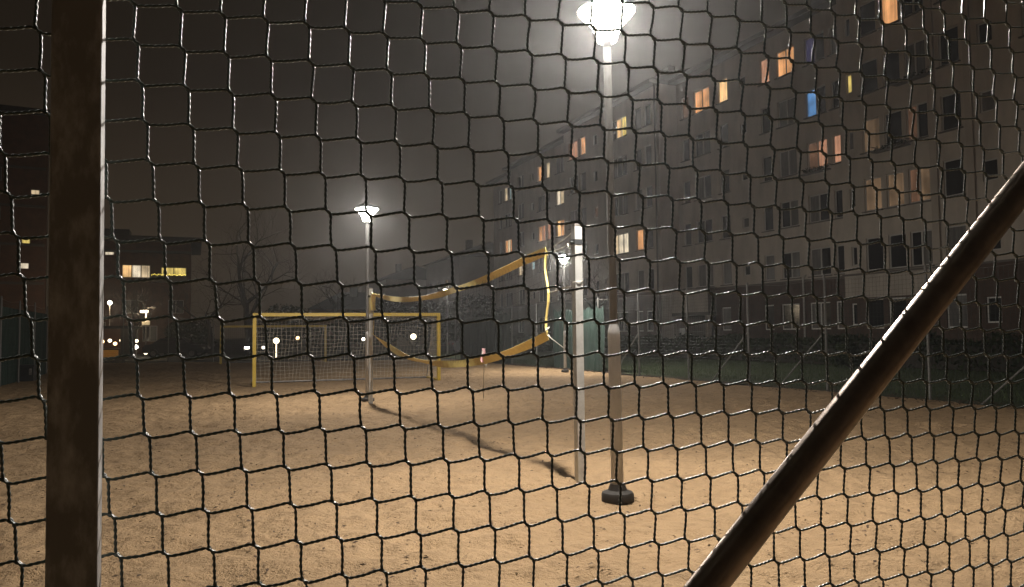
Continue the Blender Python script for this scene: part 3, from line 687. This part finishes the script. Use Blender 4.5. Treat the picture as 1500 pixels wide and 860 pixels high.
# ------------------------------------------------------------------ cars on the road beyond
def car(loc, rotz, label, m, lights):
    t = thing('parked_car', label, 'car', loc, rotz, 'cars on the road beyond the pitch')
    prof = [(-2.1, .35), (-2.15, .75), (-1.95, .95), (-1.55, 1.0), (-.95, 1.42), (.55, 1.45), (1.15, 1.0), (1.95, .88), (2.15, .65), (2.12, .35)]
    mb = MB(); k = len(prof); ws = [.80 if z < 1.05 else .62 for x, z in prof]
    for sgn in (-1, 1):
        for (x, z), y in zip(prof, ws): mb.v.append((x, sgn * y, z))
    for i in range(k): mb.f.append((i, (i + 1) % k, k + (i + 1) % k, k + i))
    mb.f.append(tuple(range(k))[::-1]); mb.f.append(tuple(range(k, 2 * k))); mb.build('body', m, t)
    g = MB(); g.quad((-1.40, -.745, 1.07), (.98, -.745, 1.07), (.48, -.655, 1.39), (-.90, -.655, 1.37)); g.quad((-1.40, .745, 1.07), (-.90, .655, 1.37), (.48, .655, 1.39), (.98, .745, 1.07))
    g.build('side_glass', M['pane'], t)
    MB().quad((1.12, -.60, 1.045), (1.12, .60, 1.045), (.60, .55, 1.438), (.60, -.55, 1.438)).build('windscreen', M['pane'], t)
    for x in (-1.35, 1.35):
        for y in (-.78, .78):
            wl = MB().tube([(x, y - .1, .32), (x, y + .1, .32)], .32, 18).build('wheel', M['rubber'], t, 40)
            MB().tube([(x, y - .11, .32), (x, y + .11, .32)], .19, 14).build('rim', M['zinc'], wl, 40)
    for y in (-.6, .6):
        MB().box((2.12, y, .68), (.1, .32, .16)).build('headlight', M['star'] if lights else M['frame_white'], t)
        MB().box((-2.12, y, .78), (.08, .28, .14)).build('tail_light', M['red'] if lights else mat('tail_lens', (.2, .01, .01), .3), t)
    return t
c1 = car((-18.9, 57.5, -.03), R(-78), 'car with glaring headlights facing the pitch behind the left goal post', M['car_dark'], True)
car((-24.6, 56.5, -.03), R(4), 'unlit dark car side on, left of the far netless goal', M['car_dark'], False)
car((-2.6, 58, -.03), R(20), 'grey parked car glimpsed through the fence right of the near goal', M['car_paint'], False)

# ------------------------------------------------------------------ trees, hedge, shrubs
def bare_tree(loc, hgt, label, seed, spread=.62, levels=6):
    rg = random.Random(seed); t = thing('bare_tree', label, 'tree', loc, rg.uniform(0, 6), 'bare trees behind the pitch')
    tr = MB(); cr = MB()
    def grow(p, d, ln, r, lv):
        n = 4; pts = [p]; q = p; dd = d.copy()
        for _ in range(n):
            dd = (dd + Vector((rg.uniform(-1, 1), rg.uniform(-1, 1), rg.uniform(-.4, .7))) * .16).normalized(); q = q + dd * (ln / n); pts.append(q)
        rr = [r * (1 - .42 * k / n) for k in range(n + 1)]
        (tr if lv == 0 else cr).tube(pts, rr, 7 if lv < 2 else 3 if lv > 3 else 4, False)
        if lv >= levels: return
        k = 3 if lv < 5 else 2
        for i in range(k + (lv == 0)):
            a = rg.uniform(0, 6.28); o = dd.orthogonal().normalized(); o = Matrix.Rotation(a + i * 2.2, 3, dd) @ o
            nd = (dd * (1 - spread * rg.uniform(.6, 1)) + o * spread * rg.uniform(.7, 1.2) + Vector((0, 0, .12))).normalized()
            grow(pts[-1] if i < 2 else pts[rg.randint(2, 3)], nd, ln * rg.uniform(.62, .84), rr[-1] * rg.uniform(.72, .9), lv + 1)
    grow(Vector((0, 0, -.05)), Vector((0, 0, 1)), hgt * .26, hgt * .022, 0)
    tr.build('trunk', M['bark'], t, 60); cr.build('crown', M['bark'], t)
    return t
bare_tree((-21.0, 62, 0), 16.0, 'large bare branching tree behind the far goal', 11)
bare_tree((-25.0, 64, 0), 11.5, 'bare tree just left of the large bare tree', 5)
bare_tree((-31.0, 63, 0), 9.0, 'bare small tree in front of the low brick block', 8, levels=5)
bare_tree((-17.6, 78, 0), 12.5, 'bare tree right of the large one, above the goal crossbar', 21, levels=5)
bare_tree((-37.5, 52, 0), 15.5, 'bare tree at the left picture edge in front of the tall brick block', 31, levels=5)
bare_tree((6.6, 57, 0), 10, 'thin bare tree in front of the beige block by the third lamp', 17, levels=5)

def leaf_cloud(n, sampler, size):
    c = sampler(n); a = rng.normal(size=(n, 3)); a /= np.linalg.norm(a, axis=1, keepdims=True)
    b = np.cross(a, rng.normal(size=(n, 3))); b /= np.linalg.norm(b, axis=1, keepdims=True)
    s = size * rng.uniform(.6, 1.4, (n, 1)); a = a * s; b = b * s * .55
    V = np.stack([c - a, c - b, c + a, c + b], 1).reshape(-1, 3); F = np.arange(4 * n).reshape(-1, 4); return V, F
def ellip(cs, rs):
    cs = np.array(cs, float); rs = np.array(rs, float)
    def f(n):
        k = rng.integers(0, len(cs), n); p = rng.normal(size=(n, 3)); p /= np.linalg.norm(p, axis=1, keepdims=True)
        p *= rng.uniform(.35, 1, (n, 1)) ** .5; p = cs[k] + p * rs[k]; p[:, 2] = np.maximum(p[:, 2], .02); return p
    return f
# clipped hedge in front of the block, along U
hd = thing('hedge', 'long dark clipped hedge along the foot of the beige block', 'hedge', BP, ANG)
def hs(n):
    x = rng.uniform(-22, 34, n); y = rng.uniform(2.2, 3.3, n); z = rng.uniform(0, 1, n) ** .7 * (1.15 + .15 * np.sin(x * 1.7) + .1 * np.sin(x * 4.1)); return np.stack([x, y, z], -1)
V, F = leaf_cloud(26000, hs, .09); np_mesh('foliage', V, F, M['leaf_dark'], hd, False)
MB().span((-22, 2.45, 0), (34, 3.05, .9)).build('twigs', M['bark'], hd)
def shrub(loc, r, h, label, n=2600, group='dark shrubs and low trees'):
    t = thing('shrub', label, 'shrub', loc, 0, group)
    cs = [(random.uniform(-r, r) * .7, random.uniform(-r, r) * .4, random.uniform(.25, .75) * h) for _ in range(9)]; rs = [(r * random.uniform(.3, .5), r * random.uniform(.3, .5), h * random.uniform(.2, .3)) for _ in range(9)]
    V, F = leaf_cloud(n, ellip(cs, rs), .10 + .02 * h); np_mesh('foliage', V, F, M['leaf_dark'], t, False)
    mb = MB()
    for c in cs: mb.tube([(0, 0, 0), (c[0] * .5, c[1] * .5, c[2] * .5), c], [.06, .035, .012], 5)
    mb.build('stem', M['bark'], t); return t
shrub((-27.8, 66, 0), 2.2, 3.4, 'dark shrub between the road lamp and the brick block')
shrub((-20.5, 66, 0), 4.0, 4.4, 'dark shrub mass under the large bare tree')
shrub((-14.5, 74, 0), 5.0, 4.6, 'dark shrub mass above the middle of the near goal crossbar')
shrub((-10.2, 80, 0), 4.5, 5.8, 'dark tree mass left of the second lamp pole')
shrub((-5.2, 82, 0), 5.0, 6.0, 'dark tree mass right of the far volleyball post')
shrub((.6, 76, 0), 3.5, 4.0, 'dark shrub mass behind the green windscreen')
shrub((-41.5, 58, 0), 2.2, 2.6, 'dark shrub at the left edge above the green screened fence')
shrub((13.4, 30.5, 0), .75, .95, 'small dark shrub on the lawn left of the slanting brace', 900)
sl = plain_house('garden_house', 'dark low house with a chimney seen above the goal left of the second lamp', (-19.5, 92, 0), math.pi, 9, 8, 4.6, M['brick2'], grid_wins((-3, 0, 3), (2.2,), 1.0, 1.2, 2), 'house')
# grass blades and fallen leaves
def gs(n):
    s = rng.uniform(0, 40, n); o = rng.uniform(.15, 1, n) ** 1.6 * 12; p = np.array([q0.x, q0.y]) + s[:, None] * np.array([U.x, U.y]) + o[:, None] * np.array([U.y, -U.x]); return p
n = 30000; p = gs(n); hgt = rng.uniform(.05, .14, n); an = rng.uniform(0, 6.28, n); wx = .007
b0 = np.stack([p[:, 0] - wx * np.cos(an), p[:, 1] - wx * np.sin(an), np.full(n, -.03)], -1); b1_ = np.stack([p[:, 0] + wx * np.cos(an), p[:, 1] + wx * np.sin(an), np.full(n, -.03)], -1)
tp = np.stack([p[:, 0] + rng.normal(0, .03, n), p[:, 1] + rng.normal(0, .03, n), hgt - .03], -1)
g = np_mesh('grass', np.stack([b0, b1_, tp], 1).reshape(-1, 3), np.arange(3 * n).reshape(-1, 3), M['grass'], None, False); tag(g, 'short dim lawn grass beyond the net fence', 'grass', kind='stuff')
def flat_leaves(name, label, pts, z, lo, hi):
    n = len(pts); a = rng.uniform(0, 6.28, n); s = rng.uniform(lo, hi, n); c_, s_ = np.cos(a), np.sin(a); wv = rng.uniform(.3, .6, n)
    ax = np.stack([c_, s_, rng.uniform(-.35, .35, n)], -1) * s[:, None]; bx_ = np.stack([-s_, c_, rng.uniform(-.5, .5, n)], -1) * (s * wv)[:, None]
    ctr = np.concatenate([pts, (z + s * .35)[:, None]], 1)
    V = np.stack([ctr - ax, ctr - bx_ + [0, 0, .004], ctr + ax, ctr + bx_ + [0, 0, .004]], 1).reshape(-1, 3)
    o = np_mesh(name, V, np.arange(4 * n).reshape(-1, 4), M['dead_leaf'], None, False); tag(o, label, 'leaves', kind='stuff')
n = 7000; pts = np.stack([rng.uniform(-9, 11, n), 3.5 + 24 * rng.uniform(0, 1, n) ** 1.9], -1); pts = pts[pts[:, 0] < 15.2 - .424 * (pts[:, 1])]
flat_leaves('fallen_leaves', 'dead leaves and twigs scattered over the sand', pts, np.full(len(pts), .014), .006, .026)
n = 2600; s = rng.uniform(2, 36, n); o = rng.normal(0, .28, n) - .35; pts = np.array([q0.x, q0.y]) + s[:, None] * np.array([U.x, U.y]) + o[:, None] * np.array([U.y, -U.x])
flat_leaves('leaf_litter', 'brown leaf litter drifted along the edge of the sand', pts, np.full(n, .01), .02, .05)

# ------------------------------------------------------------------ foreground fence: post, brace, twisted cord netting
PHI = 0.355313818; FO = Vector((-.45, .80, 0)); FU = Vector((math.cos(PHI), math.sin(PHI), 0)); FN = Vector((-math.sin(PHI), math.cos(PHI), 0))
ff = thing('mesh_fence', 'near green cord mesh fence with a steel post and slanting brace', 'fence', FO, PHI)   # local X along fence, Y away from camera
def fpost(x0, x1, slope, hgt=3.1):
    mb = MB(); y0, y1 = -.040, -.012
    for z in (-.05, hgt):
        for (x, y) in ((x0, y0), (x1, y0), (x1, y1), (x0, y1)): mb.v.append((x + slope * (1.54 - z), y, z))
    mb.f += [(3, 2, 1, 0), (4, 5, 6, 7), (0, 1, 5, 4), (1, 2, 6, 5), (2, 3, 7, 6), (3, 0, 4, 7)]
    o = mb.build('post', M['old_zinc'], ff)
    bv = o.modifiers.new('bevel', 'BEVEL'); bv.width = .0022; bv.segments = 3; bv.limit_method = 'ANGLE'
    return o
fpost(-.0215, .0239, .0076); fpost(2.25, 2.296, 0)
bpts = [Vector((-.55, -.036, 0)).lerp(Vector((2.26, -.036, 2.556)), k / 24) for k in range(25)]
MB().tube(bpts, .0225, 28).build('brace', M['pipe'], ff, 40)

# netting: every H thread runs across, every V thread runs down; they twist round each other at each knot
PC = np.array([[0.049091433886564666, 1.8179606714922407], [0.06296869001519356, -0.6132695275263731], [0.0527201114628269, 0.040475149234808605], [-0.028679301715241967, -0.017554542777765914], [1.373564616845854, -0.0017824318737749145], [-0.011169101225301195, -0.03409702342426213], [-0.002643068930588535, 0.006425975900882813], [0.04601307983487145, -0.0021852961628949785], [-0.009591400788729262, 0.029850697414631908], [-0.024204178370636265, -0.024839729121389112]])
def basis(i, j): return np.stack([i ** a * j ** b for a in range(4) for b in range(4) if a + b <= 3], -1)
def knots(i, j):
    ic = np.clip(i, -4, 32); jc = np.clip(j, -3, 15)
    p = basis(ic / 30., jc / 14.) @ PC
    return p + (i - ic)[..., None] * np.array([.0460, -.0007]) + (j - jc)[..., None] * np.array([.0058, -.0424])
I0, I1, J0, J1 = -8, 48, -24, 42
ii, jj = np.meshgrid(np.arange(I0, I1 + 1, dtype=float), np.arange(J0, J1 + 1, dtype=float), indexing='ij')
KP = knots(ii, jj) + rng.normal(0, .0003, ii.shape + (2,))
KY = .0035 * np.sin(ii * .37 + jj * .21) + .0025 * np.sin(ii * .9 - jj * .6)
DV = np.array([.0028, -.0029]); PV = np.array([DV[1], -DV[0]]); PV = -PV / np.linalg.norm(PV)      # PV points up-right
RC = .00155
SV = np.stack([1.0 + .55 * np.clip(ii / 30., 0, 1.2), 1.0 + .12 * np.clip(ii / 30., 0, 1.2)], -1)           # the net hangs slacker to the right: longer knots
def thread(kp, ky, sv, horizontal, per, sides):
    """control points through consecutive knots, then a smooth densely sampled curve with twist"""
    cps = []
    n = len(kp); lead = np.array([.0032, 0.0]) if horizontal else np.array([0.0, -.0032])
    for k in range(n):
        c = kp[k]; sg = -1 if horizontal else 1; dv = DV * sv[k]
        for q, tt in ((-1.0, -1), (-.5, -.6), (0, 0), (.5, .6), (1.0, 1)):
            ph = math.pi * (q + 1) / 2
            off = PV * (sg * RC * .45 * math.cos(ph)); yy = ky[k] + sg * RC * .95 * math.sin(ph)
            b = c + dv * tt + off
            if abs(q) == 1.0:
                cps.append((*(b + np.sign(q) * lead * .10), yy))
            else: cps.append((*b, yy))
        if k < n - 1:
            a_ = c + dv + lead; b_ = kp[k + 1] - DV * sv[k + 1] - lead
            bow = rng.normal(0, .0003)
            for f_ in (0.02, .5, .98):
                m_ = a_ * (1 - f_) + b_ * f_; cps.append((m_[0] + (0 if horizontal else bow * (f_ == .5)), m_[1] + ((bow - .0004) * (f_ == .5) if horizontal else 0), ky[k] * (1 - f_) + ky[k + 1] * f_))
    cp = np.array(cps); seg = np.linalg.norm(np.diff(cp, axis=0), axis=1); cnt = np.maximum(1, np.ceil(seg / per)).astype(int)
    pts = []
    ext = np.vstack([cp[0] * 2 - cp[1], cp, cp[-1] * 2 - cp[-2]])
    for k in range(len(cp) - 1):
        p0, p1, p2, p3 = ext[k:k + 4]; t = (np.arange(cnt[k]) / cnt[k])[:, None]
        l = seg[k]; m1 = (p2 - p0) / max(np.linalg.norm(p2 - p0), 1e-9) * l; m2 = (p3 - p1) / max(np.linalg.norm(p3 - p1), 1e-9) * l
        h00 = 2 * t ** 3 - 3 * t ** 2 + 1; h10 = t ** 3 - 2 * t ** 2 + t; h01 = -2 * t ** 3 + 3 * t ** 2; h11 = t ** 3 - t ** 2
        pts.append(h00 * p1 + h10 * m1 + h01 * p2 + h11 * m2)
    pts.append(cp[-1:]); p = np.vstack(pts); p = p[:, [0, 2, 1]]                                   # x, depth, z
    t = np.gradient(p, axis=0); t /= np.linalg.norm(t, axis=1, keepdims=True)
    s = np.concatenate([[0], np.cumsum(np.linalg.norm(np.diff(p, axis=0), axis=1))])
    nrm = np.array([0, 1., 0]); a = nrm - t * (t @ nrm)[:, None]; a /= np.linalg.norm(a, axis=1, keepdims=True); b = np.cross(t, a)
    tw = s / .0068 * math.pi
    th = np.arange(sides) / sides * 2 * math.pi
    lob = 1 + .30 * np.cos(2 * (th[None, :] - tw[:, None]))
    ring = p[:, None, :] + RC * lob[..., None] * (a[:, None, :] * np.cos(th)[None, :, None] + b[:, None, :] * np.sin(th)[None, :, None])
    m = len(p); V = ring.reshape(-1, 3); i_ = np.arange(m - 1)[:, None] * sides; j_ = np.arange(sides)[None, :]; j2 = (j_ + 1) % sides
    F = np.stack([i_ + j_, i_ + j2, i_ + sides + j2, i_ + sides + j_], -1).reshape(-1, 4)
    return V, F
VS, FS, nvt = [], [], 0
def addt(V, F):
    global nvt
    VS.append(V); FS.append(F + nvt); nvt += len(V)
fi0, fi1, fj0, fj1 = 3 , 43, 18, 42          # index window that the picture shows (fine), rest coarse
fi0, fi1 = max(0, -5 - I0), 36 - I0; fj0, fj1 = -5 - J0, 17 - J0
NI, NJ = ii.shape
for j in range(NJ):
    if fj0 <= j <= fj1:
        addt(*thread(KP[fi0:fi1 + 1, j], KY[fi0:fi1 + 1, j], SV[fi0:fi1 + 1, j], True, .0017, 8)); addt(*thread(KP[:fi0 + 1, j], KY[:fi0 + 1, j], SV[:fi0 + 1, j], True, .012, 4)); addt(*thread(KP[fi1:, j], KY[fi1:, j], SV[fi1:, j], True, .012, 4))
    else: addt(*thread(KP[:, j], KY[:, j], SV[:, j], True, .012, 4))
for i in range(NI):
    if fi0 <= i <= fi1:
        addt(*thread(KP[i, fj0:fj1 + 1], KY[i, fj0:fj1 + 1], SV[i, fj0:fj1 + 1], False, .0017, 8)); addt(*thread(KP[i, :fj0 + 1], KY[i, :fj0 + 1], SV[i, :fj0 + 1], False, .012, 4)); addt(*thread(KP[i, fj1:], KY[i, fj1:], SV[i, fj1:], False, .012, 4))
    else: addt(*thread(KP[i], KY[i], SV[i], False, .012, 4))
np_mesh('netting', np.vstack(VS), np.vstack(FS), M['cord'], ff, True)

# ------------------------------------------------------------------ air volume added to make the lamps glow
hz = MB().span((-275, -40, -1.1), (255, 535, 24.5)); hm = bpy.data.materials.new('glow_haze'); hm.use_nodes = True; t = hm.node_tree; t.nodes.clear()
o = t.nodes.new('ShaderNodeOutputMaterial'); pv = t.nodes.new('ShaderNodeVolumePrincipled'); pv.inputs['Color'].default_value = (.92, .93, .95, 1)
pv.inputs['Density'].default_value = HAZE; pv.inputs['Anisotropy'].default_value = .80
t.links.new(pv.outputs[0], o.inputs['Volume'])
tag(hz.build('glow_haze', hm), kind='stuff')
